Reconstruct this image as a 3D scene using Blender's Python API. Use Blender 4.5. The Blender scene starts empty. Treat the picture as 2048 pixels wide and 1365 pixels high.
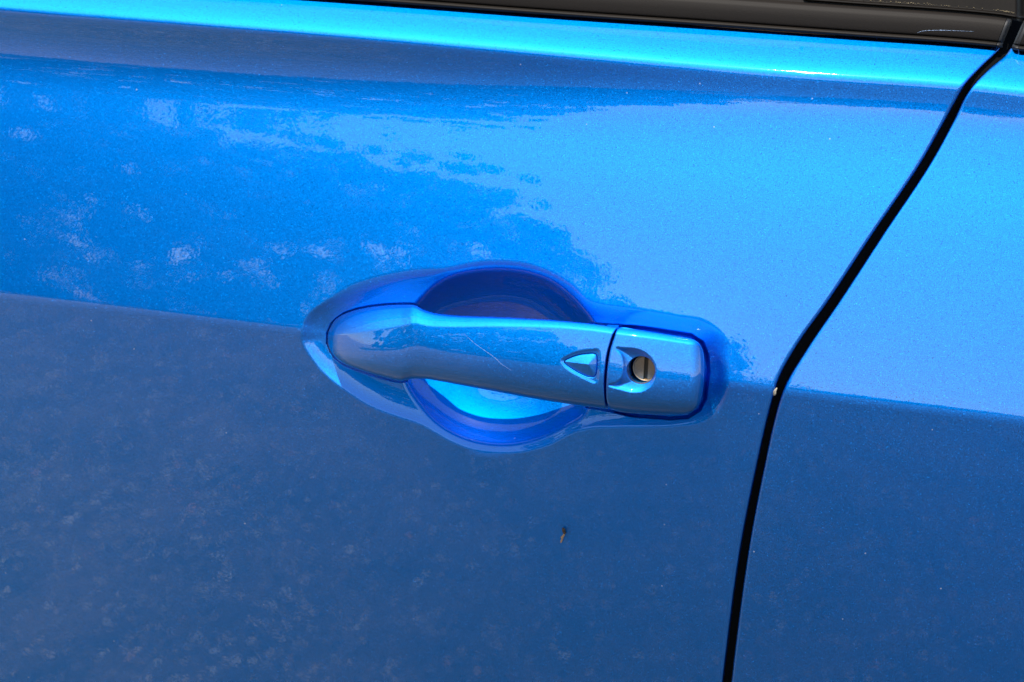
import bpy, bmesh, math, random
import numpy as np
from mathutils import Vector, Matrix
rad = math.radians
S = bpy.context.scene
COL = S.collection

# ------------------------------------------------------------------ camera
YAW, PITCH, ROLL, DIST, LENS = rad(19), rad(14), rad(2.3), 1.28, 70.0
PW, PH = 2048.0, 1365.0
FPX = PW*LENS/36.0
TGT = np.array([0.0, 0.0, 0.90])
fw = np.array([-math.sin(YAW)*math.cos(PITCH), math.cos(YAW)*math.cos(PITCH), -math.sin(PITCH)])
rt0 = np.array([math.cos(YAW), math.sin(YAW), 0.0])
up0 = np.cross(rt0, fw)
rt = rt0*math.cos(ROLL)+up0*math.sin(ROLL)       # camera turned anticlockwise: the picture turns clockwise
up = up0*math.cos(ROLL)-rt0*math.sin(ROLL)
CAM = TGT-fw*DIST
cd = bpy.data.cameras.new('camera'); cam = bpy.data.objects.new('camera', cd); COL.objects.link(cam)
cd.lens = LENS; cd.sensor_width = 36; cd.clip_start = 0.05; cd.clip_end = 500
cd.dof.use_dof = True; cd.dof.focus_distance = DIST-0.03; cd.dof.aperture_fstop = 13.0
cam.matrix_world = Matrix(((rt[0], up[0], -fw[0], CAM[0]), (rt[1], up[1], -fw[1], CAM[1]), (rt[2], up[2], -fw[2], CAM[2]), (0, 0, 0, 1)))
S.camera = cam

# ------------------------------------------------------------------ sky, sun, exposure
SUN_EL, SUN_AZ = rad(66), rad(-13)                # azimuth from the door's outward direction, minus = towards the car's front
SD = np.array([math.cos(SUN_EL)*math.sin(SUN_AZ), -math.cos(SUN_EL)*math.cos(SUN_AZ), math.sin(SUN_EL)])
w = bpy.data.worlds.new("World"); S.world = w; w.use_nodes = True
nt = w.node_tree
sky = nt.nodes.new('ShaderNodeTexSky'); sky.sky_type = 'NISHITA'; sky.sun_disc = False
sky.sun_elevation = SUN_EL; sky.sun_rotation = math.atan2(SD[0], SD[1]); sky.altitude = 100; sky.dust_density = 0.4
bg = nt.nodes['Background']; bg.inputs['Strength'].default_value = 0.14
nt.links.new(sky.outputs[0], bg.inputs[0])
sl = bpy.data.lights.new('sun', 'SUN'); sl.energy = 4.0; sl.angle = rad(0.53); sl.color = (1.0, 0.95, 0.87)
so = bpy.data.objects.new('sun', sl); COL.objects.link(so)
so.rotation_euler = Vector(SD).to_track_quat('Z', 'Y').to_euler(); so.location = (0, -4, 8)
S.view_settings.view_transform = 'Standard'; S.view_settings.look = 'None'
S.view_settings.exposure = 1.0; S.view_settings.gamma = 1.0
S.render.engine = 'CYCLES'
S.cycles.max_bounces = 8; S.cycles.glossy_bounces = 6; S.cycles.sample_clamp_indirect = 4.0
S.cycles.use_denoising = True

# ------------------------------------------------------------------ helpers
def pt(u, v, h):
    """photo pixel (u, v) and height h (m) in front of the door's datum plane -> a point in the world"""
    u = np.asarray(u, float); v = np.asarray(v, float); h = np.asarray(h, float)
    u, v, h = np.broadcast_arrays(u, v, h)
    a = (u-PW/2)/FPX; b = -(v-PH/2)/FPX
    d = fw + a[..., None]*rt + b[..., None]*up
    t = (-h-CAM[1])/d[..., 1]
    return CAM + t[..., None]*d
MM = DIST/FPX*1000.0/math.cos(YAW)**0.5           # millimetres per photo pixel on the door

def lin(x, pts):
    p = np.array(pts, float); return np.interp(x, p[:, 0], p[:, 1])
def smooth(x, pts):
    """monotone cubic through the points (PCHIP), linear beyond the ends"""
    p = np.array(pts, float); X, Y = p[:, 0], p[:, 1]
    x = np.asarray(x, float); hh = np.diff(X); dl = np.diff(Y)/hh
    m = np.empty_like(Y); m[0] = dl[0]; m[-1] = dl[-1]
    for i in range(1, len(X)-1):
        if dl[i-1]*dl[i] <= 0: m[i] = 0
        else:
            w1, w2 = 2*hh[i]+hh[i-1], hh[i]+2*hh[i-1]
            m[i] = (w1+w2)/(w1/dl[i-1]+w2/dl[i])
    k = np.clip(np.searchsorted(X, x)-1, 0, len(hh)-1)
    t = (x-X[k])/hh[k]
    tc = np.clip(t, 0, 1)
    y = (2*tc**3-3*tc**2+1)*Y[k]+(tc**3-2*tc**2+tc)*hh[k]*m[k]+(-2*tc**3+3*tc**2)*Y[k+1]+(tc**3-tc**2)*hh[k]*m[k+1]
    y = y+np.where(t < 0, t*hh[k]*m[0], 0)+np.where(t > 1, (t-1)*hh[k]*m[-1], 0)
    return y
def closed_spline(pts, n):
    """smooth closed curve through the points, n samples, evenly spaced"""
    p = np.array(pts, float); N = len(p); out = []
    for i in range(N):
        p0, p1, p2, p3 = p[i-1], p[i], p[(i+1) % N], p[(i+2) % N]
        d1 = max(np.linalg.norm(p1-p0)**.5, 1e-6); d2 = max(np.linalg.norm(p2-p1)**.5, 1e-6); d3 = max(np.linalg.norm(p3-p2)**.5, 1e-6)
        m1 = ((p1-p0)/d1-(p2-p0)/(d1+d2)+(p2-p1)/d2)*d2
        m2 = ((p2-p1)/d2-(p3-p1)/(d2+d3)+(p3-p2)/d3)*d2
        for t in np.linspace(0, 1, 24, endpoint=False):
            out.append((2*t**3-3*t*t+1)*p1+(t**3-2*t*t+t)*m1+(-2*t**3+3*t*t)*p2+(t**3-t*t)*m2)
    out = np.array(out); c = np.vstack([out, out[:1]])
    L = np.concatenate([[0], np.cumsum(np.linalg.norm(np.diff(c, axis=0), axis=1))])
    s = np.linspace(0, L[-1], n, endpoint=False)
    return np.stack([np.interp(s, L, c[:, 0]), np.interp(s, L, c[:, 1])], 1)
def sdf(u, v, poly, far=60.0):
    """signed distance (pixels, plus inside) from pixels to a closed outline; -far beyond its neighbourhood"""
    u = np.asarray(u, float); v = np.asarray(v, float)
    out = np.full(u.shape, -far)
    m = (u > poly[:, 0].min()-far) & (u < poly[:, 0].max()+far) & (v > poly[:, 1].min()-far) & (v < poly[:, 1].max()+far)
    x, y = u[m], v[m]
    best = np.full(x.shape, 1e18); ins = np.zeros(x.shape, bool)
    q = np.roll(poly, -1, 0)
    for (ax, ay), (bx, by) in zip(poly, q):
        dx, dy = bx-ax, by-ay
        t = np.clip(((x-ax)*dx+(y-ay)*dy)/(dx*dx+dy*dy+1e-12), 0, 1)
        best = np.minimum(best, (x-ax-t*dx)**2+(y-ay-t*dy)**2)
        if ay != by:
            ins ^= ((ay > y) != (by > y)) & (x < (bx-ax)*(y-ay)/(by-ay)+ax)
    d = np.sqrt(best); out[m] = np.maximum(np.where(ins, d, -d), -far)
    return out
def soft(s, r):
    return np.where(s < -r, 0, np.where(s > r, s, (s+r)**2/(4*r)))
def sstep(x, a, b):
    t = np.clip((x-a)/(b-a), 0, 1); return t*t*t*(t*(6*t-15)+10)

def mesh_obj(name, verts, faces, mat, parent=None, normals=None, smooth_=True, label=None, kind=None):
    me = bpy.data.meshes.new(name)
    verts = np.asarray(verts, np.float32).reshape(-1, 3)
    if isinstance(faces, np.ndarray):
        nf, k = faces.shape
        me.vertices.add(len(verts)); me.vertices.foreach_set('co', verts.ravel())
        me.loops.add(nf*k); me.loops.foreach_set('vertex_index', faces.astype(np.int32).ravel())
        me.polygons.add(nf); me.polygons.foreach_set('loop_start', np.arange(0, nf*k, k, dtype=np.int32))
        me.update(calc_edges=True); me.validate()
    else:
        me.from_pydata([tuple(map(float, p)) for p in verts], [], [tuple(map(int, f)) for f in faces]); me.update()
    me.polygons.foreach_set('use_smooth', np.full(len(me.polygons), smooth_, bool))
    if normals is not None:
        me.normals_split_custom_set_from_vertices([tuple(n) for n in np.asarray(normals, float).reshape(-1, 3)])
    me.materials.append(mat)
    o = bpy.data.objects.new(name, me); COL.objects.link(o)
    if parent: o.parent = parent
    if label: o['label'] = label
    if kind: o['kind'] = kind
    return o
def grid_faces(nr, nc, wrap_c=False, flip=False):
    r = np.arange(nr-1)[:, None]; c = np.arange(nc if wrap_c else nc-1)[None, :]
    c2 = (c+1) % nc
    f = np.stack([r*nc+c, r*nc+c2, (r+1)*nc+c2, (r+1)*nc+c], -1).reshape(-1, 4)
    return f[:, ::-1].copy() if flip else f
def tag(o, label, cat, group=None, kind=None):
    o['label'] = label
    if cat: o['category'] = cat
    if group: o['group'] = group
    if kind: o['kind'] = kind
    return o
def empty(name, loc=(0, 0, 0)):
    o = bpy.data.objects.new(name, None); COL.objects.link(o); o.location = loc; o.empty_display_size = 0.1
    return o

# ------------------------------------------------------------------ materials
def new_mat(name):
    m = bpy.data.materials.new(name); m.use_nodes = True
    return m, m.node_tree, m.node_tree.nodes['Principled BSDF']
def N(t, kind, **kw):
    n = t.nodes.new(kind)
    for k, v in kw.items(): setattr(n, k, v)
    return n
def paint_material():
    m, t, b = new_mat('blue metallic paint'); L = t.links.new
    tc = N(t, 'ShaderNodeTexCoord')
    vo = N(t, 'ShaderNodeTexVoronoi'); vo.inputs['Scale'].default_value = 3000
    L(tc.outputs['Object'], vo.inputs['Vector'])
    sub = N(t, 'ShaderNodeVectorMath', operation='SUBTRACT'); sub.inputs[1].default_value = (.5, .5, .5)
    L(vo.outputs['Color'], sub.inputs[0])
    sc = N(t, 'ShaderNodeVectorMath', operation='SCALE')
    v2 = N(t, 'ShaderNodeTexVoronoi'); v2.inputs['Scale'].default_value = 1500; L(tc.outputs['Object'], v2.inputs['Vector'])
    s2 = N(t, 'ShaderNodeSeparateColor'); L(v2.outputs['Color'], s2.inputs[0])
    mr = N(t, 'ShaderNodeMapRange'); mr.inputs['From Min'].default_value = .86; mr.inputs['From Max'].default_value = 1.0; mr.inputs['To Min'].default_value = .17; mr.inputs['To Max'].default_value = .75
    L(s2.outputs[1], mr.inputs['Value']); L(mr.outputs[0], sc.inputs['Scale'])
    L(sub.outputs[0], sc.inputs[0])
    geo = N(t, 'ShaderNodeNewGeometry')
    ad = N(t, 'ShaderNodeVectorMath', operation='ADD'); L(geo.outputs['Normal'], ad.inputs[0]); L(sc.outputs[0], ad.inputs[1])
    no = N(t, 'ShaderNodeVectorMath', operation='NORMALIZE'); L(ad.outputs[0], no.inputs[0])
    # orange peel in the clear coat
    nz = N(t, 'ShaderNodeTexNoise'); nz.inputs['Scale'].default_value = 260; nz.inputs['Detail'].default_value = 1
    L(tc.outputs['Object'], nz.inputs['Vector'])
    bp = N(t, 'ShaderNodeBump'); bp.inputs['Strength'].default_value = 0.05; bp.inputs['Distance'].default_value = 0.0004
    L(nz.outputs['Fac'], bp.inputs['Height'])
    # dust specks
    vd = N(t, 'ShaderNodeTexVoronoi'); vd.inputs['Scale'].default_value = 85
    L(tc.outputs['Object'], vd.inputs['Vector'])
    lt = N(t, 'ShaderNodeMath', operation='LESS_THAN'); lt.inputs[1].default_value = 0.045
    L(vd.outputs['Distance'], lt.inputs[0])
    sx = N(t, 'ShaderNodeSeparateColor'); L(vd.outputs['Color'], sx.inputs[0])
    gt = N(t, 'ShaderNodeMath', operation='GREATER_THAN'); gt.inputs[1].default_value = 0.84; L(sx.outputs[0], gt.inputs[0])
    mu = N(t, 'ShaderNodeMath', operation='MULTIPLY'); L(lt.outputs[0], mu.inputs[0]); L(gt.outputs[0], mu.inputs[1])
    mu2 = N(t, 'ShaderNodeMath', operation='MULTIPLY'); L(mu.outputs[0], mu2.inputs[0]); mu2.inputs[1].default_value = 0.3
    t.nodes.remove(b)
    base = N(t, 'ShaderNodeBsdfGlossy', distribution='BECKMANN')          # metal flakes in blue binder
    base.inputs['Color'].default_value = (0.0, 0.20, 0.67, 1); base.inputs['Roughness'].default_value = 0.63
    L(no.outputs[0], base.inputs['Normal'])
    coat = N(t, 'ShaderNodeBsdfGlossy', distribution='GGX')               # clear lacquer over them
    coat.inputs['Color'].default_value = (1, 1, 1, 1); coat.inputs['Roughness'].default_value = 0.022; L(bp.outputs[0], coat.inputs['Normal'])
    fr = N(t, 'ShaderNodeFresnel'); fr.inputs['IOR'].default_value = 1.68; L(bp.outputs[0], fr.inputs['Normal'])
    b = N(t, 'ShaderNodeMixShader'); L(fr.outputs[0], b.inputs[0]); L(base.outputs[0], b.inputs[1]); L(coat.outputs[0], b.inputs[2])
    d = N(t, 'ShaderNodeBsdfDiffuse'); d.inputs['Color'].default_value = (.62, .66, .70, 1)
    mx = N(t, 'ShaderNodeMixShader'); L(mu2.outputs[0], mx.inputs[0]); L(b.outputs[0], mx.inputs[1]); L(d.outputs[0], mx.inputs[2])
    L(mx.outputs[0], t.nodes['Material Output'].inputs['Surface'])
    return m
def simple(name, col, rough, metal=0.0, spec=.5, grain=0.0, gscale=900, bump=0.0):
    m, t, b = new_mat(name); L = t.links.new
    b.inputs['Base Color'].default_value = (*col, 1); b.inputs['Roughness'].default_value = rough; b.inputs['Metallic'].default_value = metal; b.inputs['Specular IOR Level'].default_value = spec
    if grain or bump:
        tc = N(t, 'ShaderNodeTexCoord'); nz = N(t, 'ShaderNodeTexNoise'); nz.inputs['Scale'].default_value = gscale; nz.inputs['Detail'].default_value = 3
        L(tc.outputs['Object'], nz.inputs['Vector'])
        if grain:
            mx = N(t, 'ShaderNodeMix', data_type='RGBA'); L(nz.outputs['Fac'], mx.inputs['Factor'])
            mx.inputs['A'].default_value = (*[c*(1-grain) for c in col], 1); mx.inputs['B'].default_value = (*[c*(1+grain) for c in col], 1)
            L(mx.outputs['Result'], b.inputs['Base Color'])
        if bump:
            bp = N(t, 'ShaderNodeBump'); bp.inputs['Strength'].default_value = bump; bp.inputs['Distance'].default_value = 0.0005
            L(nz.outputs['Fac'], bp.inputs['Height']); L(bp.outputs[0], b.inputs['Normal'])
    return m
PAINT = paint_material()
TRIM = simple('satin black plastic', (0.0095, 0.0070, 0.0048), 0.6, spec=.13, grain=.35, gscale=1500, bump=.12)
RUBBER = simple('black rubber', (0.012, 0.0115, 0.011), 0.55, spec=.3)
VOID = simple('black door seal', (0.003, 0.003, 0.003), 0.9, spec=.05)
GLOSSBLACK = simple('dark pillar panel', (0.006, 0.0045, 0.003), 0.55, spec=.08, grain=.4, gscale=300)
STEEL = simple('worn key steel', (0.33, 0.235, 0.14), 0.5, metal=1.0, grain=.25, gscale=1200, bump=.15)
DARKSTEEL = simple('key slot shutter steel', (0.07, 0.058, 0.04), 0.45, metal=1.0, grain=.3, gscale=900)
PRIMER = simple('bare primer', (0.36, 0.30, 0.21), 0.7, grain=.2, gscale=700)
SCRATCH = simple('scratched lacquer', (0.24, 0.32, 0.44), 0.6)
HUSK = simple('dry seed husk', (0.45, 0.27, 0.13), 0.8, grain=.5, gscale=1200)
SEEDM = simple('dark seed', (0.060, 0.035, 0.015), 0.7, grain=.8, gscale=1800)
DUST = simple('pale dust', (0.22, 0.17, 0.09), 0.9)

# ------------------------------------------------------------------ the lines of the car's side, traced in photo pixels
def y_shoulder(u): return smooth(u, [(-700, -62), (0, 18), (318, 43), (700, 73), (1000, 99), (1340, 129), (1580, 149), (1915, 172), (2048, 186), (2700, 235)])
def y_crease(u): return smooth(u, [(-700, 508), (0, 590), (300, 625), (595, 661), (1000, 712), (1450, 767), (1700, 800), (2048, 842), (2700, 925)])
def y_belt(u): return smooth(u, [(-700, -105), (0, -45), (673, 0), (1100, 31.6), (1400, 52), (1700, 73.5), (1997, 96), (2048, 104), (2700, 150)])
GAPL = [(-80, 2110), (60, 2022), (98, 1999), (134, 1962), (169, 1930), (206, 1909), (260, 1879), (320, 1845), (470, 1744), (600, 1658), (700, 1588), (760, 1556), (800, 1544), (919, 1516), (1114, 1478), (1333, 1449), (1500, 1430), (2300, 1360)]
GAPR = [(-80, 2124), (60, 2040), (105, 2016), (138, 1979), (164, 1953), (192, 1932), (241, 1908), (320, 1865), (470, 1766), (600, 1681), (700, 1613), (773, 1570), (800, 1560), (943, 1527), (1104, 1497), (1365, 1463), (1500, 1449), (2300, 1380)]
def gap_l(v): return smooth(v, GAPL)
def gap_r(v): return smooth(v, GAPR)

# tilt of the outer skin (degrees, plus = facing up) against q: 0 at the shoulder edge, 1 at the crease
TILT = [(-2.0, 60), (-.40, 58), (-.15, 57), (-.10, 57), (-.06, 55), (-.03, 49), (-.012, 36), (-.005, 20), (.004, 0), (.016, -16), (.035, -21), (.07, -18), (.11, -9), (.16, 0), (.21, 7),
        (.27, 12.5), (.33, 13), (.45, 11.5), (.60, 10.2), (.80, 9.2), (.95, 8.6), (.982, 8.0), (1.0, 1.5), (1.018, -4.8), (1.05, -4.8), (1.3, -6.4), (1.8, -9), (2.4, -11), (4, -15)]
_q = np.linspace(-2, 4, 6001)
_H = np.concatenate([[0], np.cumsum(np.tan(np.radians(lin(_q, TILT)))[:-1]*np.diff(_q))])   # grows downwards where it faces up
_H -= np.interp(1.0, _q, _H)
# towards the rear the hollow under the shoulder flattens out
TILT_REAR = [t for t in TILT if t[0] < 0]+[(.006, 6), (.018, -1.5), (.04, -2.0), (.065, 1), (.10, 6), (.15, 9.5), (.21, 11)]+[t for t in TILT if t[0] > .25]
_HR = np.concatenate([[0], np.cumsum(np.tan(np.radians(lin(_q, TILT_REAR)))[:-1]*np.diff(_q))]); _HR -= np.interp(1.0, _q, _HR)
BOW = 3.6                                          # radius of the door's bow in plan, m
def skin(u, v):
    """height (m) of the plain skin over the datum plane"""
    ys, yc = y_shoulder(u), y_crease(u)
    L = (yc-ys)*MM/1000.0
    x = (np.asarray(u, float)-1150)*MM/1000.0
    w_ = sstep(np.asarray(u, float), 100, 1900); q = (v-ys)/(yc-ys)
    return L*((1-w_)*np.interp(q, _q, _H)+w_*np.interp(q, _q, _HR)) - x*x/(2*BOW)

# outlines around the handle
DISH = closed_spline([(604, 668), (608, 645), (624, 623), (652, 604), (700, 582), (760, 563), (820, 551), (868, 546), (905, 539), (950, 530), (1000, 527), (1050, 532), (1100, 549), (1142, 575), (1182, 612), (1260, 627), (1350, 643), (1405, 658), (1438, 688), (1450, 730),
                      (1449, 785), (1432, 822), (1400, 842), (1340, 852), (1240, 854), (1180, 857), (1145, 866), (1100, 889), (1050, 903), (1000, 906), (950, 900), (905, 884), (866, 862), (840, 848), (800, 835), (745, 814), (690, 780), (648, 746), (618, 708), (606, 686)], 300)
BOWL = closed_spline([(822, 626), (843, 598), (870, 572), (906, 553), (950, 543), (1000, 540), (1050, 545), (1098, 561), (1136, 588), (1165, 618), (1187, 647), (1200, 700), (1196, 770), (1170, 828), (1140, 848), (1096, 871), (1048, 886),
                      (1000, 890), (952, 884), (908, 868), (872, 845), (840, 812), (812, 772), (800, 730), (804, 680)], 220)
TOPL = [(655, 676), (656, 668), (660, 656), (668, 643), (690, 628), (715, 620), (740, 615), (770, 611.5), (800, 610), (822, 610), (832, 612), (842, 617), (856, 623), (880, 628), (920, 631.5), (1000, 634.5), (1100, 640), (1180, 648), (1232, 655), (1300, 664), (1380, 676.5), (1420, 683)]
BOTL = [(655, 678), (656, 686), (660, 699), (668, 712), (690, 729), (715, 739), (740, 747.5), (770, 756), (790, 761), (803, 762.5), (814, 760), (826, 758), (850, 758.5), (880, 763), (940, 774), (1000, 785), (1100, 803), (1160, 811.5), (1210, 818), (1260, 825), (1340, 830), (1420, 833)]
HANDLE_OUT = np.array([(u, lin(u, TOPL)) for u in np.linspace(656, 1380, 90)] + [(1400, 690), (1408, 712), (1410, 745), (1404, 795), (1394, 815), (1374, 828), (1340, 830.5)] + [(u, lin(u, BOTL)) for u in np.linspace(1330, 656, 90)])

def recess(u, v):
    """depth (m) pressed into the skin round the handle, and which pixels are the cup"""
    sd = sdf(u, v, DISH)*MM; sb = sdf(u, v, BOWL)*MM; sh = sdf(u, v, HANDLE_OUT)*MM
    above = sstep(-(v-lin(u, [(600, 690), (1450, 745)])), 10, 60)
    r = 1.3+3.6*above*sstep(u, 640, 720)*(1-.55*sstep(u, 840, 900)*(1-sstep(u, 1150, 1210)))+2.0*sstep(u, 1330, 1430)
    e = soft(sd, r)
    dish = 9.5*(1-np.exp(-e/15.0))
    bowl = (32.0-8.3*sstep(v, 610, 820))*(1-(1-np.minimum(soft(sb, 2.2)/54.0, 1))**2.35)
    groove = 7.0*sstep(sh, -1.6-2.2*sstep(u, 1180, 1300), .4-1.2*sstep(u, 1180, 1300))
    groove = groove*(1-sstep(sb, 0, 4))
    return (dish+bowl+groove)/1000.0

car = empty('blue_car', (0, 0.9, 0))
car.location = (0, 0, 0)
tag(car, 'bright metallic blue car seen close at its front door handle, black trim under the window', 'car')

def sheet(name, U, V, dropmm, ypush, fn, parent, mat, split=None):
    """a skin sheet from pixel grids; normals from the height function itself"""
    def P(u, v): return pt(u, v, fn(u, v))
    p = P(U, V); e = 0.35
    du = P(U+e, V)-P(U-e, V); dv = P(U, V+e)-P(U, V-e)
    n = np.cross(dv, du); n /= np.linalg.norm(n, axis=-1, keepdims=True)+1e-12
    n *= np.where((n*(CAM-p)).sum(-1, keepdims=True) < 0, -1, 1)
    return p, n

# ------------------------------------------------------------------ front door
def spaced(*segs):
    out = []
    for a, b, st in segs:
        k = max(1, int(round(abs(b-a)/st))); out += list(np.linspace(a, b, k, endpoint=False))
    out.append(segs[-1][1]); return np.array(out)
EDGE_R = 2.4                                        # rolled hem radius, mm
def roll(emm, R):
    return np.where(emm < R, R-np.sqrt(np.maximum(R*R-(R-np.minimum(emm, R))**2, 0)), 0)
Q = spaced((-.131, -.03, .006), (-.03, .05, .002), (.05, .22, .006), (.22, .5, .012), (.5, 1.32, .0026), (1.32, 2.2, .02), (2.2, 3.2, .06))
QG = Q
US = spaced((-700, 0, 40), (0, 560, 12), (560, 1470, 1.6), (1470, 1482, 2))     # fixed columns up to the handle's right
def door_front():
    nq = len(Q)
    # rows follow q; right-hand columns close up on the gap
    tail = np.array([1, .85, .7, .55, .42, .3, .2, .13, .09, .065, .05, .038, .028, .02, .013, .008, .004, .0015, 0])
    # v along each row depends on u: iterate for the gap edge
    Ucols = []
    vq = lambda u: y_shoulder(u)+Q*(y_crease(u)-y_shoulder(u))
    ug = np.full(nq, 1700.0)
    for _ in range(30): ug = .5*ug+.5*gap_l(vq(ug))
    # fixed part is squeezed where the gap comes further left than 1482
    ulim = np.minimum(1482.0, ug-30)
    base = (US-US[0])/(US[-1]-US[0])
    U = US[0]+base[None, :]*(ulim-US[0])[:, None]
    inside = (Q > .45) & (Q < 1.35)
    T = ulim[:, None]+(1-tail[None, :])*(ug-ulim)[:, None]
    U = np.hstack([U, T[:, 1:]])
    V = y_shoulder(U)+Q[:, None]*(y_crease(U)-y_shoulder(U))
    def fn(u, v):
        g = gap_l(v); slope = (gap_l(v+1)-gap_l(v-1))/2
        e = np.maximum(g-u, 0)/np.sqrt(1+slope**2)*MM
        return skin(u, v)-recess(u, v)-roll(e, EDGE_R)/1000.0
    p, n = sheet('x', U, V, 0, 0, fn, car, PAINT)
    # the turned-in flange of the hem
    last = p[:, -1]; k = []
    for d in (.4, 1.5, 3.0): k.append(last+np.array([0.0002, d/1000, 0]))
    tang = np.gradient(last, axis=0); fn_ = np.cross(np.array([0, 1.0, 0])[None, :], tang); fn_ /= np.linalg.norm(fn_, axis=1, keepdims=True)
    fn_ *= np.where(fn_[:, :1] < 0, -1, 1)
    n[:, -1] = fn_
    p = np.concatenate([p]+[a[:, None] for a in k], 1); n = np.concatenate([n]+[fn_[:, None]]*3, 1)
    nr, nc = p.shape[:2]
    F = grid_faces(nr, nc, flip=True)
    # the stamped recess is a part of its own
    sd = np.maximum(sdf(U, V, DISH), sdf(U, V, BOWL)); sd = np.hstack([sd, np.full((nr, 3), -60.)])
    fin = sd.ravel()[F].mean(1) > 0
    def piece(name, sel, parent):
        f = F[sel]; idx, inv = np.unique(f, return_inverse=True)
        return mesh_obj(name, p.reshape(-1, 3)[idx], inv.reshape(-1, 4), PAINT, parent, n.reshape(-1, 3)[idx])
    d = piece('front_door', ~fin, car)
    piece('handle_recess', fin, d)
    return d
front_door = door_front()

def door_rear():
    nq = len(Q); vq = lambda u: y_shoulder(u)+Q*(y_crease(u)-y_shoulder(u))
    ug = np.full(nq, 1700.0)
    for _ in range(30): ug = .5*ug+.5*gap_r(vq(ug))
    Qs = Q
    s = np.array([0, .0004, .001, .002, .0035, .005, .007, .0095, .0125, .017, .025, .035, .05, .08, .12, .17, .23, .3, .4, .5, .65, .8, 1])
    U = ug[:, None]+s[None, :]*(2750-ug)[:, None]
    V = y_shoulder(U)+Q[:, None]*(y_crease(U)-y_shoulder(U))
    def fn(u, v):
        g = gap_r(v); slope = (gap_r(v+1)-gap_r(v-1))/2
        e = np.maximum(u-g, 0)/np.sqrt(1+slope**2)*MM
        return skin(u, v)-roll(e, 2.0)/1000.0-.0004
    p, n = sheet('x', U, V, 0, 0, fn, car, PAINT)
    first = p[:, 0]
    tang = np.gradient(first, axis=0); f_ = np.cross(np.array([0, 1.0, 0])[None, :], tang); f_ /= np.linalg.norm(f_, axis=1, keepdims=True)
    f_ *= np.where(f_[:, :1] > 0, -1, 1); n[:, 0] = f_
    k = [first+np.array([-0.0002, d/1000, 0]) for d in (3.0, 1.5, .4)]
    p = np.concatenate([a[:, None] for a in k]+[p], 1); n = np.concatenate([f_[:, None]]*3+[n], 1)
    return mesh_obj('rear_door', p, grid_faces(p.shape[0], p.shape[1], flip=True), PAINT, car, n)
rear_door = door_rear()

# black seal seen down the gap between the doors
def seal():
    vs = np.linspace(-60, 2250, 150); e = np.array([-34, -20, 0, 12, 24, 44, 60.])
    c = gap_l(vs)
    U = c[:, None]+e[None, :]; V = np.repeat(vs[:, None], len(e), 1)
    hmm = np.array([-9, -7.5, -7, -8.5, -8.5, -7.5, -9])
    p = pt(U, V, skin(U, V)+hmm[None, :]/1000)
    return mesh_obj('door_seal', p, grid_faces(len(vs), len(e), flip=True), VOID, car)
seal()

# ------------------------------------------------------------------ door handle
def FRONT(u): return smooth(u, [(655, -6), (656.5, 0), (660, 4), (667, 11), (680, 17), (700, 23), (730, 28.5), (770, 32.5), (830, 36), (900, 39), (1000, 41), (1100, 41.2), (1250, 38.6), (1420, 31)])
def BACK(u): return smooth(u, [(655, -12), (800, -12), (825, -2), (850, -2), (880, 1), (930, 2), (1120, 2), (1150, -1), (1175, -6), (1200, -12), (1420, -12)])
def BREAK(u): return smooth(u, [(655, .15), (700, .22), (760, .36), (830, .52), (900, .66), (1000, .76), (1200, .84), (1420, .84)])
def half(u): return (lin2(u, BOTL)-lin2(u, TOPL))/2
def lin2(u, P): return smooth(u, P)
_s = np.linspace(1, -1, 401)
def drop_profile(bk):
    """drop (in half-heights) below the proudest line, against s: 1 = top edge, -1 = bottom edge"""
    bk = float(bk)
    t = [(-1.0, -84), (-.985, -78), (-.95, -64), (-.88, -42), (-.78, -23), (-.6, -10), (-.35, -2), (-.1, 4.5), (.15, 8), (bk-.16 if bk > .5 else bk-.05, 11 if bk > .5 else 9), (bk-.02, 13), (bk+.03, 38), (bk+.5*(1-bk), 54), (bk+.8*(1-bk), 66), (.985, 78), (1.001, 84)]
    t = sorted(t); a = np.array(t)
    a[:, 1] += 9*min(max((.55-bk)/.3, 0), 1)*((a[:, 0] > -.7) & (a[:, 0] < bk))
    ti = np.interp(_s, a[:, 0], a[:, 1])
    H = np.concatenate([[0], np.cumsum(np.tan(np.radians(np.clip(ti, -80, 80)))[:-1]*(-np.diff(_s)))])
    return H.max()-H
_bk = np.linspace(.1, .9, 41); _tab = np.array([drop_profile(b) for b in _bk])
def hfront(u, s):
    """front surface height in mm of grip and cap at column u and relative height s"""
    b = BREAK(u); i = np.clip((b-.1)/.8*40, 0, 39.999); k = i.astype(int); f = i-k
    x = np.clip((1-s)/2*400, 0, 399.999); j = x.astype(int); g = x-j
    d = (_tab[k, j]*(1-g)+_tab[k, j+1]*g)*(1-f)+(_tab[k+1, j]*(1-g)+_tab[k+1, j+1]*g)*f
    return np.maximum(FRONT(u)-d*half(u)*MM, BACK(u)+.5)
def s_of(u, v):
    return ((lin2(u, BOTL)+lin2(u, TOPL))/2-v)/np.maximum(half(u), .1)
def UEND(s): return smooth(s, [(-1.0, 1214), (-.9, 1211), (-.7, 1209), (-.4, 1208), (-.05, 1210), (.25, 1213), (.6, 1220), (.85, 1227), (1.0, 1234)])

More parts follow.
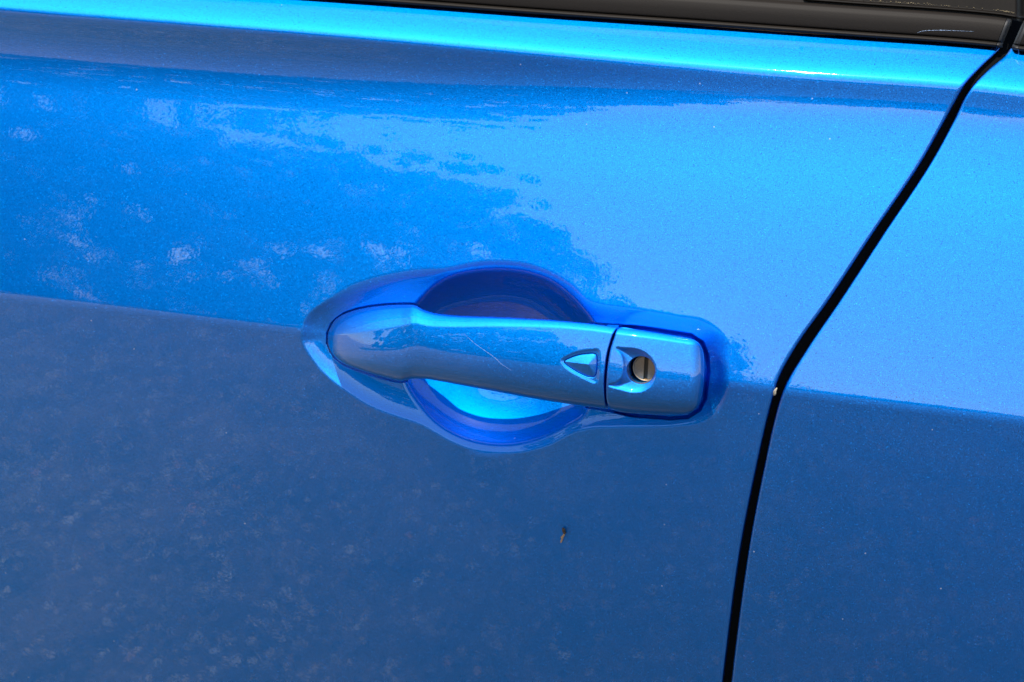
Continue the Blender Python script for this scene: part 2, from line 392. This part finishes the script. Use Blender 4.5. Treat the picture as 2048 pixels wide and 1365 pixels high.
BTN = closed_spline([(1129.5, 723.5), (1141, 716.5), (1159, 710.5), (1176, 708.3), (1187.5, 707.8), (1192.8, 711), (1194, 722), (1193, 740), (1191, 750), (1186, 754), (1178, 753.5), (1163, 747.5), (1146, 738), (1134, 729.5)], 90)
BTN_DISH = closed_spline([(1122, 721), (1136, 711), (1159, 702.5), (1180, 699.5), (1195, 699), (1199, 704), (1199, 740), (1196, 762), (1190, 767), (1178, 763), (1160, 754), (1140, 743), (1127, 732)], 120)
def grip():
    tb = np.concatenate([np.linspace(0, 1, 60, endpoint=False)**2*.10, np.linspace(.10, .34, 70, endpoint=False), np.linspace(.34, .81, 90, endpoint=False), np.linspace(.81, .985, 150, endpoint=False), np.linspace(.985, 1, 16)])
    ths = np.linspace(0, math.pi, 190); sf = np.cos(ths); sf = np.sign(sf)*np.abs(sf)**.9
    sbk = -np.cos(np.linspace(0, math.pi, 26))[1:-1]
    ue = UEND(sf)
    U = 655.2+tb[:, None]*(ue-655.2)[None, :]; Sg = np.repeat(sf[None, :], len(tb), 0)
    h = hfront(U, Sg)
    mid = (lin2(U, BOTL)+lin2(U, TOPL))/2; V = mid-half(U)*Sg
    sd = sdf(U, V, BTN_DISH)*MM
    h = h-.9*(1-np.exp(-soft(sd, .6)/1.2))
    sb = sdf(U, V, BTN)*MM; h = h-2.2*sstep(sb, -.5, -.1)
    e = (ue[None, :]-U)*MM
    h = h-roll(e, 1.0)
    ub = 655.2+tb[:, None]*(1212-655.2); Ub = np.repeat(ub, len(sbk), 1); Sb = np.repeat(sbk[None, :], len(tb), 0)
    edge = np.where(Sb > 0, hfront(Ub, np.full_like(Ub, 1.0)), hfront(Ub, np.full_like(Ub, -1.0)))
    hb = BACK(Ub)+(edge-BACK(Ub))*np.abs(Sb)**6*.9
    Vb = (lin2(Ub, BOTL)+lin2(Ub, TOPL))/2-half(Ub)*Sb*.985
    A = np.concatenate([pt(U, V, h/1000), pt(Ub, Vb, hb/1000)], 1)
    nr, nc = A.shape[:2]
    F = grid_faces(nr, nc, wrap_c=True)
    verts = A.reshape(-1, 3)
    # close the end towards the cap with a face set further back
    endp = A[-1].copy(); inner = endp.copy(); inner[:, 1] = np.maximum(inner[:, 1]+.006, inner[:, 1]); inner[:, 0] -= .0006
    cen = inner.mean(0)
    n0 = len(verts); verts = np.vstack([verts, inner, cen[None]])
    ext = [(nr*nc-nc+j, nr*nc-nc+(j+1) % nc, n0+(j+1) % nc, n0+j) for j in range(nc)]
    ext = np.array(ext); fan = np.array([(n0+j, n0+(j+1) % nc, n0+nc, n0+nc) for j in range(nc)])
    faces = [tuple(f) for f in F]+[tuple(f) for f in ext]+[tuple(f[:3]) for f in fan]
    tip = [tuple(range(nc-1, -1, -1))]
    o = mesh_obj('door_handle', verts, faces+tip, PAINT, car)
    bm = bmesh.new(); bm.from_mesh(o.data); bmesh.ops.recalc_face_normals(bm, faces=bm.faces); bm.to_mesh(o.data); bm.free()
    return o
handle = grip()

# lock cap
KC = np.array([1281.5, 741.0]); KR = 28.5
CAP = closed_spline([(1242, 655.5), (1275, 660), (1320, 667), (1365, 674.5), (1384, 678.5), (1397, 686), (1405, 699), (1408.5, 716), (1409, 745), (1406.5, 775), (1402.5, 797), (1395, 813), (1384, 823), (1366, 828.5), (1335, 830), (1290, 828.5), (1245, 825),
                     (1228, 820.5), (1217, 812), (1213, 800), (1212, 785), (1212.5, 760), (1215, 730), (1220, 700), (1227, 678), (1233, 662)], 360)
FLARE = closed_spline([(1232, 696.5), (1250, 696.5), (1270, 698), (1290, 705.5), (1306, 722), (1312, 744), (1306, 767), (1288, 781.5), (1266, 785), (1243, 780), (1216, 771), (1233, 765), (1243, 755), (1246, 740), (1246, 725), (1242, 711)], 160)
def hcap(u, v):
    h = hfront(u, s_of(u, v))
    e = sdf(u, v, CAP)*MM
    right = np.maximum(lin2(v, [(640, 1400), (690, 1407), (716, 1409.5), (745, 1410), (800, 1403), (840, 1395)])-u, 0)*MM
    h = h-roll(right, 9.5)*1.05*.9-roll(np.maximum(e, 0), 1.3)
    sf_ = sdf(u, v, FLARE)*MM
    h = h-4.2*(1-np.exp(-soft(sf_, .7)/3.6))
    return h
def cap():
    na = len(CAP); rings = np.concatenate([np.linspace(0, .12, 8, endpoint=False), np.linspace(.12, .86, 56, endpoint=False), np.linspace(.86, .975, 18, endpoint=False), 1-np.linspace(.025**.5, 0, 10)**2])
    ang = np.arctan2(CAP[:, 1]-KC[1], CAP[:, 0]-KC[0])
    inner = KC+KR*np.stack([np.cos(ang), np.sin(ang)], 1)
    UV = inner[None]*(1-rings[:, None, None])+CAP[None]*rings[:, None, None]
    U, V = UV[..., 0], UV[..., 1]
    h = hcap(U, V)
    P = pt(U, V, h/1000)
    # soft lip into the barrel, then the barrel wall, straight back
    bar = []
    cxy = P[0].mean(0)
    for dy, sh in ((14.0, .955), (7, .96), (2.0, .965), (.7, .975), (.2, .99)):
        q = P[0].copy(); q[:, 0] = cxy[0]+(q[:, 0]-cxy[0])*sh; q[:, 2] = cxy[2]+(q[:, 2]-cxy[2])*sh; q[:, 1] += dy/1000; bar.append(q)
    sk = []
    for dy in (.5, 4, 14, 30, 48):
        k = 1-min(dy, 6)*.0012
        q = pt(KC[0]+(CAP[:, 0]-KC[0])*k, KC[1]+(CAP[:, 1]-KC[1])*k, (h[-1]-dy)/1000); sk.append(q)
    A = np.stack(bar+list(P)+sk, 0)
    o = mesh_obj('handle_cap', A, grid_faces(A.shape[0], na, wrap_c=True), PAINT, handle)
    bm = bmesh.new(); bm.from_mesh(o.data); bmesh.ops.recalc_face_normals(bm, faces=bm.faces)
    f = max(bm.faces, key=lambda f: -f.calc_center_median().y)
    bm.to_mesh(o.data); bm.free()
    return P, cxy, o
capP, kc, handle_cap = cap()
if True:
    # make sure the shell faces outwards
    me = handle_cap.data
    k = min(range(len(me.polygons)), key=lambda i: me.polygons[i].center.y)
    if me.polygons[k].normal.y > 0: me.flip_normals()
    me = handle.data
    k = min(range(len(me.polygons)), key=lambda i: me.polygons[i].center.y)
    if me.polygons[k].normal.y > 0: me.flip_normals()

# key cylinder at the bottom of the barrel
def lathe(name, prof, c, mat, parent, n=64):
    """rings (radius m, y offset m) about an axis along y through c"""
    a = np.linspace(0, 2*math.pi, n, endpoint=False); V = []
    for r, y in prof: V.append(np.stack([c[0]+r*np.cos(a), np.full(n, c[1]+y), c[2]+r*np.sin(a)], 1))
    V = np.array(V); F = [tuple(f) for f in grid_faces(len(prof), n, wrap_c=True)]
    if prof[-1][0] > 1e-6: F.append(tuple(range((len(prof)-1)*n, len(prof)*n)))
    o = mesh_obj(name, V, F, mat, parent)
    bm = bmesh.new(); bm.from_mesh(o.data); bmesh.ops.recalc_face_normals(bm, faces=bm.faces); bm.to_mesh(o.data); bm.free()
    me = o.data; k = min(range(len(me.polygons)), key=lambda i: me.polygons[i].center.y)
    if me.polygons[k].normal.y > 0: me.flip_normals()
    return o
kf = np.array([kc[0], kc[1]+.0068, kc[2]])
rb = np.linalg.norm((capP[0]-capP[0].mean(0))[:, [0, 2]], axis=1).mean()*.955
def boxmesh(name, x0, x1, y0, y1, z0, z1, mat, parent, bev=.0002):
    bm = bmesh.new(); bmesh.ops.create_cube(bm, size=1)
    for v in bm.verts: v.co = Vector(((x0+x1)/2+v.co.x*(x1-x0), (y0+y1)/2+v.co.y*(y1-y0), (z0+z1)/2+v.co.z*(z1-z0)))
    bmesh.ops.bevel(bm, geom=bm.edges[:], offset=bev, segments=2, affect='EDGES')
    me = bpy.data.meshes.new(name); bm.to_mesh(me); bm.free(); me.materials.append(mat)
    o = bpy.data.objects.new(name, me); COL.objects.link(o); o.parent = parent; return o
lathe('key_cylinder', [(rb*1.0, .004), (rb*1.0, .0002), (rb*.97, -.0006), (rb*.90, -.0006), (rb*.87, .0), (rb*.85, .0016)], kf, STEEL, handle)
sw = rb*.16
x1 = kf[0]-sw*.5; x2 = kf[0]+sw*2.1
def disc_piece(name, xa, xb, yf, mat, r):
    """the slice of a disc between xa and xb, with thickness"""
    n = 24; xs = np.linspace(max(xa, -r*.999), min(xb, r*.999), n); z = np.sqrt(np.maximum(r*r-xs*xs, 0))
    ring = [(x, zz) for x, zz in zip(xs, z)]+[(x, -zz) for x, zz in zip(xs[::-1], z[::-1])]
    k = len(ring); V = [(kf[0]+x, kf[1]+yf, kf[2]+zz) for x, zz in ring]+[(kf[0]+x, kf[1]+yf+.0012, kf[2]+zz) for x, zz in ring]
    F = [tuple(range(k))]+[(i, i+k, (i+1) % k+k, (i+1) % k) for i in range(k)]
    o = mesh_obj(name, V, F, mat, handle, smooth_=False)
    if o.data.polygons[0].normal.y > 0: o.data.flip_normals()
    return o
disc_piece('key_face', -rb, -rb*.12, -.0005, STEEL, rb*.86)
disc_piece('key_shutter', rb*.18, rb, .0000, STEEL, rb*.86)
boxmesh('key_slot', kf[0]-rb*.115, kf[0]+rb*.175, kf[1]+.0009, kf[1]+.0018, kf[2]-rb*.80, kf[2]+rb*.80, DARKSTEEL, handle)

# lock button on the grip
def button():
    def surf(u, v): return hfront(np.asarray(u, float), s_of(np.asarray(u, float), np.asarray(v, float)))
    n = len(BTN); c = np.array([1177.0, 729.0]); ridge0 = np.array([1131.0, 723.7])
    # height over the surface: ridge from the tip to c, falling to the outline
    rows = []; ks = np.linspace(0, 1, 18)
    near = []
    for p in BTN:
        t = np.clip(((p-ridge0)@(c-ridge0))/((c-ridge0)@(c-ridge0)), 0, 1); near.append(ridge0+t*(c-ridge0))
    near = np.array(near)
    A = []
    for k in ks:
        uv = BTN*(1-k)+near*k
        t = np.clip((uv[:, 0]-1131)/(1177-1131), 0, 1)
        hh = surf(uv[:, 0], uv[:, 1])-1.0+k*(.4+2.0*t)
        hh -= .35*np.exp(-k/.06)
        A.append(pt(uv[:, 0], uv[:, 1], hh/1000))
    sk = A[0].copy(); sk[:, 1] += .003
    A = np.array([sk]+A)
    o = mesh_obj('lock_button', A, grid_faces(len(A), n, wrap_c=True), PAINT, handle)
    me = o.data; k = min(range(len(me.polygons)), key=lambda i: me.polygons[i].center.y)
    if me.polygons[k].normal.y > 0: me.flip_normals()
    # black gasket below it
    big = BTN+(BTN-np.array([1168, 730]))/np.linalg.norm(BTN-np.array([1168, 730]), axis=1, keepdims=True)*1.5
    R = []
    for k in (0, .2):
        uv = big*(1-k)+BTN.mean(0)*k
        R.append(pt(uv[:, 0], uv[:, 1], (surf(uv[:, 0], uv[:, 1])-1.95)/1000))
    mesh_obj('button_gasket', np.array(R), grid_faces(2, n, wrap_c=True), VOID, handle)
button()

# hairline scratches
def hairline(name, pix, width, hfun, parent, lift=.12, n=60):
    p = np.array(pix, float); t = np.linspace(0, 1, len(p)); tt = np.linspace(0, 1, n)
    u = np.interp(tt, t, p[:, 0]); v = np.interp(tt, t, p[:, 1])
    rng = np.random.default_rng(3); w_ = width*(.25+.75*np.abs(rng.normal(0, .5, n)).clip(0, 1))*np.sin(np.pi*np.clip(tt, .02, .98))**.4
    nx, ny = -np.gradient(v), np.gradient(u); L = np.hypot(nx, ny); nx /= L; ny /= L
    A = np.stack([pt(u+nx*w_*k, v+ny*w_*k, hfun(u+nx*w_*k, v+ny*w_*k)/1000+(lift if k == 0 else 0.01)/1000) for k in (-.5, 0, .5)], 1)
    return mesh_obj(name, A, grid_faces(n, 3), SCRATCH, parent)
gf = lambda u, v: hfront(u, s_of(u, v))
hairline('scratch', [(929, 669), (950, 688), (973, 704), (990, 716), (1003, 729), (1024, 742)], .85, gf, handle)

# chipped paint on the hem of the front door
def chip():
    out = closed_spline([(1546, 788), (1548.5, 780), (1554, 775.5), (1554.5, 778), (1552.5, 784), (1552, 789), (1549, 792), (1546.5, 791)], 22)
    def hh(u, v):
        g = gap_l(v); e = np.maximum(g-u, 0)*MM
        return skin(u, v)-roll(np.minimum(e, 50), EDGE_R)/1000+.00035
    c = out.mean(0); A = []
    for k in (1, .85, .4, 0.02):
        uv = c+(out-c)*k; A.append(pt(uv[:, 0], uv[:, 1], np.maximum(hh(uv[:, 0], uv[:, 1]), skin(uv[:, 0], uv[:, 1])-.0016)-(.0004 if k == 1 else 0)))
    mesh_obj('paint_chip', np.array(A), grid_faces(4, len(out), wrap_c=True), PRIMER, front_door)
chip()

# ------------------------------------------------------------------ trim along the window line
PROF = [(-1.5, -4.0), (0, -1.0), (.5, 2.6), (2, 4.6), (5, 5.2), (8, 4.6), (10, 3.2), (11, 2.0), (11.6, 1.6), (12.4, 2.3), (13.4, 3.0), (16, 3.2), (24, 3.1), (36, 2.5), (48, 1.2), (56, -.8), (59.0, -2.4), (60.5, -5), (62, -9)]
def belt_h(u): return skin(u, y_belt(u))
def belt_strip(name, us_of_off, prof, mat, parent, extra=None, nu=80):
    prof = np.array(prof); off = prof[:, 0]; hm = prof[:, 1]
    A = []
    for t in np.linspace(0, 1, nu):
        u = us_of_off(off, t); A.append(pt(u, y_belt(u)-off, belt_h(u)+(hm+(extra(t) if extra else 0))/1000))
    o = mesh_obj(name, np.array(A), grid_faces(nu, len(off)), mat, parent)
    me = o.data
    if sum(p.normal.y for p in me.polygons) > 0: me.flip_normals()
    return o
dense = []
for (a, b), (c, d) in zip(PROF[:-1], PROF[1:]):
    for t in np.linspace(0, 1, 4, endpoint=False): dense.append((a+(c-a)*t, b+(d-b)*t))
dense.append(PROF[-1]); 
dd = np.array(dense); sm = dd[:, 1].copy()
for _ in range(3): sm[1:-1] = .25*sm[:-2]+.5*sm[1:-1]+.25*sm[2:]
dense = list(zip(dd[:, 0], sm))
endu = lambda off: 1994+np.clip(off-10, -4, 60)*.37
belt = belt_strip('belt_moulding', lambda off, t: -500+(endu(off)+500)*t, dense, TRIM, car, nu=120)
belt_strip('moulding_end_cap', lambda off, t: endu(off)+1.2+11.5*t, dense, RUBBER, belt, extra=lambda t: -.3-7.0*t**4, nu=14)
endr = lambda off: 2021+np.clip(off, 0, 70)*.42+6*np.exp(-np.clip(off+1, 0, 70)/3.0)
belt2 = belt_strip('belt_moulding', lambda off, t: endr(off)+13+(2700-endr(off))*t, dense, TRIM, car, nu=30)
belt_strip('moulding_end_cap', lambda off, t: endr(off)+12*t, dense, RUBBER, belt2, extra=lambda t: -.3-5*(1-t)**4, nu=14)
# window frame above with the sunk pillar panel
def frame():
    us = spaced((-500, 1560, 40), (1560, 1640, 3), (1640, 2000, 12), (2000, 2060, 3)); off = spaced((60, 82, 1.0), (82, 110, 4), (110, 260, 25))
    U, O = np.meshgrid(us, off, indexing='ij')
    # signed distance to the rounded panel opening, pixels
    x = U-1605; y = O-66; r = 10
    d = np.minimum(np.minimum(x, y), r)-0
    q = np.sqrt(np.maximum(r-x, 0)**2+np.maximum(r-y, 0)**2); d = np.where((x < r) & (y < r), r-q, np.minimum(x, y))
    lip = sstep(d, -2, 1)*(1-sstep(d, 4, 6))*2.4*(x > -20)
    hm = -8+(60-O)*.12-5*sstep(d, 3.5, 6.5)+lip
    tail = sstep(U, 2030, 2050)*14
    P = pt(U, y_belt(U)-O, belt_h(U)+(hm-tail)/1000)
    F = grid_faces(len(us), len(off)); ins = d.ravel()[F].min(1) > -.5
    def piece(name, sel, mat, parent):
        f = F[sel]; idx, inv = np.unique(f, return_inverse=True)
        o = mesh_obj(name, P.reshape(-1, 3)[idx], inv.reshape(-1, 4), mat, parent)
        if sum(p.normal.y for p in o.data.polygons) > 0: o.data.flip_normals()
        return o
    w_ = piece('window_frame', ~ins, TRIM, car); piece('pillar_panel', ins, GLOSSBLACK, w_)
    return U, O, hm
frame()
# dust lying along the sunk edge of the panel
def dust():
    rng = np.random.default_rng(5); V = []; F = []
    for _ in range(150):
        u = rng.choice([rng.uniform(1740, 1900), rng.uniform(1990, 2030), rng.uniform(1620, 2030)]); off = 74+abs(rng.normal(0, 1.3)); s = rng.uniform(.00010, .00028)
        c = pt(u, y_belt(u)-off, belt_h(u)+(-8+(60-off)*.12-4.4)/1000); k = len(V)
        for dx, dy, dz in ((-1, 0, 0), (1, 0, 0), (0, -1, 0), (0, 1, 0), (0, 0, -.8), (0, 0, .8)): V.append(c+np.array([dx*rng.uniform(.6, 2.0), dy, dz])*s)
        for a in ((0, 2, 5), (2, 1, 5), (1, 3, 5), (3, 0, 5), (2, 0, 4), (1, 2, 4), (3, 1, 4), (0, 3, 4)): F.append(tuple(k+i for i in a))
    o = mesh_obj('dust', np.array(V), F, DUST, None, smooth_=False)
    tag(o, 'pale yellow dust caught along the lower edge of the dark pillar panel', 'dust', kind='stuff')
dust()
p = [(1835, 66), (1843, 63), (1853, 61.5), (1880, 61), (1910, 61.8), (1948, 63.5)]
def belt_surface(u, v):
    off = y_belt(u)-v; return belt_h(u)*1000+np.interp(off, [a for a, b in dense], [b for a, b in dense])
hairline('scratch', p, 1.3, belt_surface, belt, lift=.15)

# ------------------------------------------------------------------ seed stuck to the lower door
def tube(pix, radii, hts, n=10, wob=0.0, seed=1):
    rng = np.random.default_rng(seed); A = []
    for (u, v), r, h in zip(pix, radii, hts):
        c = pt(u, v, float(skin(u, v))+h/1000); a = np.linspace(0, 2*math.pi, n, endpoint=False)
        rr = r*(1+wob*rng.normal(0, 1, n))
        A.append(np.stack([c[0]+rr*np.cos(a)/1000, c[1]+rr*np.sin(a)/1000*.8, np.full(n, c[2])+0], 1))
    A = np.array(A); F = [tuple(f) for f in grid_faces(len(pix), n, wrap_c=True)]+[tuple(range(n)), tuple(range((len(pix)-1)*n, len(pix)*n))]
    return A.reshape(-1, 3), F
seedroot = empty('seed', tuple(pt(1126, 1070, float(skin(1126, 1070)))))
tag(seedroot, 'tiny dark brown seed with a tan husk tail stuck to the lower door', 'seed')
def seedpart(name, args, mat):
    V, F = tube(*args); V = V-np.array(seedroot.location)
    o = mesh_obj(name, V, F, mat, seedroot)
    bm = bmesh.new(); bm.from_mesh(o.data); bmesh.ops.recalc_face_normals(bm, faces=bm.faces); bm.to_mesh(o.data); bm.free()
seedpart('seed_head', ([(1126.5, 1055.5), (1127, 1056.5), (1127.3, 1058.5), (1127.2, 1061), (1127.6, 1063), (1128.5, 1065.5), (1129, 1067.5), (1129, 1069)], [.25, .8, 1.15, 1.15, 1.0, 1.15, .9, .4], [1.0, 1.3, 1.6, 1.6, 1.4, 1.5, 1.2, 1.0], 12, .12, 2), SEEDM)
seedpart('seed_tail', ([(1128.6, 1067.5), (1128, 1070), (1126, 1072.5), (1124.2, 1075), (1124.4, 1078), (1123.4, 1081), (1122, 1084), (1121.4, 1086.4)], [.4, .55, .9, 1.0, .6, .6, .5, .25], [1.0, .9, .8, .7, .6, .6, .5, .4], 10, .1, 4), HUSK)

# ------------------------------------------------------------------ what the lacquer mirrors: paved ground and trees
def ground_material():
    m, t, b = new_mat('sunlit asphalt'); L = t.links.new
    tc = N(t, 'ShaderNodeTexCoord')
    nz = N(t, 'ShaderNodeTexNoise'); nz.inputs['Scale'].default_value = 5; nz.inputs['Detail'].default_value = 8; L(tc.outputs['Object'], nz.inputs['Vector'])
    r1 = N(t, 'ShaderNodeValToRGB'); L(nz.outputs['Fac'], r1.inputs[0])
    r1.color_ramp.elements[0].position = .35; r1.color_ramp.elements[0].color = (.15, .105, .085, 1)
    r1.color_ramp.elements[1].position = .7; r1.color_ramp.elements[1].color = (.33, .235, .18, 1)
    # crushed stone of mixed sizes, a few pale and rusty pieces
    prev = r1.outputs[0]
    for sc_, lo, colr, dens in ((150, .30, (.52, .38, .28, 1), .6), (74, .60, (1, .78, .52, 1), .5), (40, .90, (1, .50, .22, 1), .38), (120, .40, (.05, .04, .04, 1), .65), (46, .72, (1, .94, .80, 1), .40)):
        vo = N(t, 'ShaderNodeTexVoronoi'); vo.inputs['Scale'].default_value = sc_; vo.inputs['Randomness'].default_value = 1
        n2 = N(t, 'ShaderNodeTexNoise'); n2.inputs['Scale'].default_value = sc_*2.2; L(tc.outputs['Object'], n2.inputs['Vector'])
        wv = N(t, 'ShaderNodeMix', data_type='VECTOR'); wv.inputs['Factor'].default_value = .012; L(tc.outputs['Object'], wv.inputs['A']); L(n2.outputs['Color'], wv.inputs['B']); L(wv.outputs['Result'], vo.inputs['Vector'])
        sx = N(t, 'ShaderNodeSeparateColor'); L(vo.outputs['Color'], sx.inputs[0])
        gt = N(t, 'ShaderNodeMapRange'); gt.inputs['From Min'].default_value = lo; gt.inputs['From Max'].default_value = 1.0; L(sx.outputs[0], gt.inputs['Value'])
        ds = N(t, 'ShaderNodeMapRange'); ds.inputs['From Min'].default_value = dens; ds.inputs['From Max'].default_value = dens*.5; L(vo.outputs['Distance'], ds.inputs['Value'])
        mu = N(t, 'ShaderNodeMath', operation='MULTIPLY'); L(gt.outputs[0], mu.inputs[0]); L(ds.outputs[0], mu.inputs[1])
        mx = N(t, 'ShaderNodeMix', data_type='RGBA'); L(mu.outputs[0], mx.inputs['Factor']); L(prev, mx.inputs['A']); mx.inputs['B'].default_value = colr
        prev = mx.outputs['Result']
    # mirrored ground's brightness painted into its colour: pale one side, dark the other
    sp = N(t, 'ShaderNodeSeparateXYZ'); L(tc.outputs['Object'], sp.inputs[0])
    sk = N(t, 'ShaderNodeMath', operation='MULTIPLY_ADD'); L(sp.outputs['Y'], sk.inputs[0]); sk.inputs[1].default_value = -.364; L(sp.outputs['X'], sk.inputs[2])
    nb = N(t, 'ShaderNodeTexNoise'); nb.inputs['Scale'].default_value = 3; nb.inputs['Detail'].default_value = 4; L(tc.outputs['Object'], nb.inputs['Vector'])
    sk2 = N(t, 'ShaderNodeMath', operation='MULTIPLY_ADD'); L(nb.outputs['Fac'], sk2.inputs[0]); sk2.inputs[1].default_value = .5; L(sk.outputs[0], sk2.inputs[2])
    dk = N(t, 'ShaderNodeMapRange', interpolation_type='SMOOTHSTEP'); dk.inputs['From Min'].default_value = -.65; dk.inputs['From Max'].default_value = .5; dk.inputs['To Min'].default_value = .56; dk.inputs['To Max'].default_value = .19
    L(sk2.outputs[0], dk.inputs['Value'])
    fr_ = N(t, 'ShaderNodeMapRange', interpolation_type='SMOOTHSTEP'); fr_.inputs['From Min'].default_value = -2.8; fr_.inputs['From Max'].default_value = -.7; fr_.inputs['To Min'].default_value = .55; fr_.inputs['To Max'].default_value = 0  # extra paleness further out, painted in to brighten the mirrored ground
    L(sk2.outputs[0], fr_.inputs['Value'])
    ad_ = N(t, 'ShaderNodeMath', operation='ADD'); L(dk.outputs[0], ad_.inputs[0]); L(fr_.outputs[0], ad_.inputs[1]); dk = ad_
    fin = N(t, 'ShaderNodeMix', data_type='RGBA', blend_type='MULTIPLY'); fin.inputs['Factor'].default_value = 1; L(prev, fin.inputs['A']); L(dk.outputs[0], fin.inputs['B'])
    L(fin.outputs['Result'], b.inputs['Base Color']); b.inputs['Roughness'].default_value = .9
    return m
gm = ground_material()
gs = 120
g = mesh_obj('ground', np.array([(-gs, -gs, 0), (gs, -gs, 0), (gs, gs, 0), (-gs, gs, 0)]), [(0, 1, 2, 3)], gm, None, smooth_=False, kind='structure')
g['label'] = 'sunlit speckled asphalt mirrored in the lower door'

LEAF, t_, b_ = new_mat('leaves'); b_.inputs['Base Color'].default_value = (.055, .085, .025, 1); b_.inputs['Roughness'].default_value = .6
BARK = simple('bark', (.12, .09, .07), .9, grain=.4, gscale=25)
def tree(x, y, height, spread, low, seed, label, n=28000):
    rng = np.random.default_rng(seed)
    root = empty('tree', (x, y, 0)); tag(root, label, 'tree', 'trees mirrored in the door')
    # trunk and limbs
    V = []; F = []
    def limb(a, b, r0, r1, k=7, segs=5):
        a = np.array(a, float); b = np.array(b, float); base = len(V); d = b-a
        ax = np.cross(d, [0.3, 1, 0.1]); ax /= np.linalg.norm(ax); ay = np.cross(d, ax); ay /= np.linalg.norm(ay)
        for i in range(segs+1):
            t = i/segs; c = a+d*t+rng.normal(0, .03, 3)*(0 < i < segs)*np.linalg.norm(d)*.5; r = r0+(r1-r0)*t
            for j in range(k):
                th = 2*math.pi*j/k; V.append(c+r*(ax*math.cos(th)+ay*math.sin(th)))
        for i in range(segs):
            for j in range(k): F.append((base+i*k+j, base+i*k+(j+1) % k, base+(i+1)*k+(j+1) % k, base+(i+1)*k+j))
    limb((0, 0, -.05), (0, 0, height*.6), .16, .07)
    cl = []
    for i in range(300):
        z = rng.uniform(low, 1)*height; rr = spread*math.sqrt(max(.12, 1-((z/height-.5)/.52)**2))*rng.uniform(0, 1)**.5; th = rng.uniform(0, 2*math.pi)
        c = np.array([rr*math.cos(th), rr*math.sin(th), z]); cl.append((c, rng.uniform(.13, .30)))
        if i % 20 == 0: limb((0, 0, min(z*.7, height*.55)), c*.9, .05, .012)
    for i in range(70):                                  # loose sprays standing out of the crown's edge
        th = rng.uniform(0, 2*math.pi); z = height*rng.uniform(.72, 1.16); rr = spread*rng.uniform(.1, .85)
        cl.append((np.array([rr*math.cos(th), rr*math.sin(th), z]), rng.uniform(.07, .17)))
    mesh_obj('trunk', np.array(V), F, BARK, root)
    k = rng.integers(0, len(cl), n); cen = np.array([c for c, r in cl])[k]; rad_ = np.array([r for c, r in cl])[k]
    d = rng.normal(0, 1, (n, 3)); d /= np.linalg.norm(d, axis=1, keepdims=True)
    pos = cen+d*(rad_*rng.uniform(.2, 1, n)**.5)[:, None]*np.array([1, 1, .75])
    a = rng.normal(0, 1, (n, 3)); a /= np.linalg.norm(a, axis=1, keepdims=True); bq = np.cross(a, rng.normal(0, 1, (n, 3))); bq /= np.linalg.norm(bq, axis=1, keepdims=True)
    s = rng.uniform(.04, .085, n)[:, None]
    q = np.stack([pos-a*s, pos-bq*s*.5, pos+a*s, pos+bq*s*.5], 1).reshape(-1, 3)
    mesh_obj('crown', q, np.arange(4*n).reshape(-1, 4), LEAF, root, smooth_=False)
tree(-8.8, -7.9, 6.6, 2.5, .05, 1, 'tallest leafy tree at the far left across the pavement', n=60000)
tree(-6.7, -8.9, 3.3, 2.4, .04, 2, 'broad leafy tree second from left across the pavement')
tree(-4.6, -9.8, 3.3, 2.1, .04, 3, 'low leafy tree in the middle of the row')
tree(-2.9, -11.4, 2.0, 1.9, .04, 4, 'low bushy tree second from right in the row')
tree(0.2, -14.5, 1.35, 2.0, .03, 5, 'smallest bushy tree at the right end of the row', n=16000)
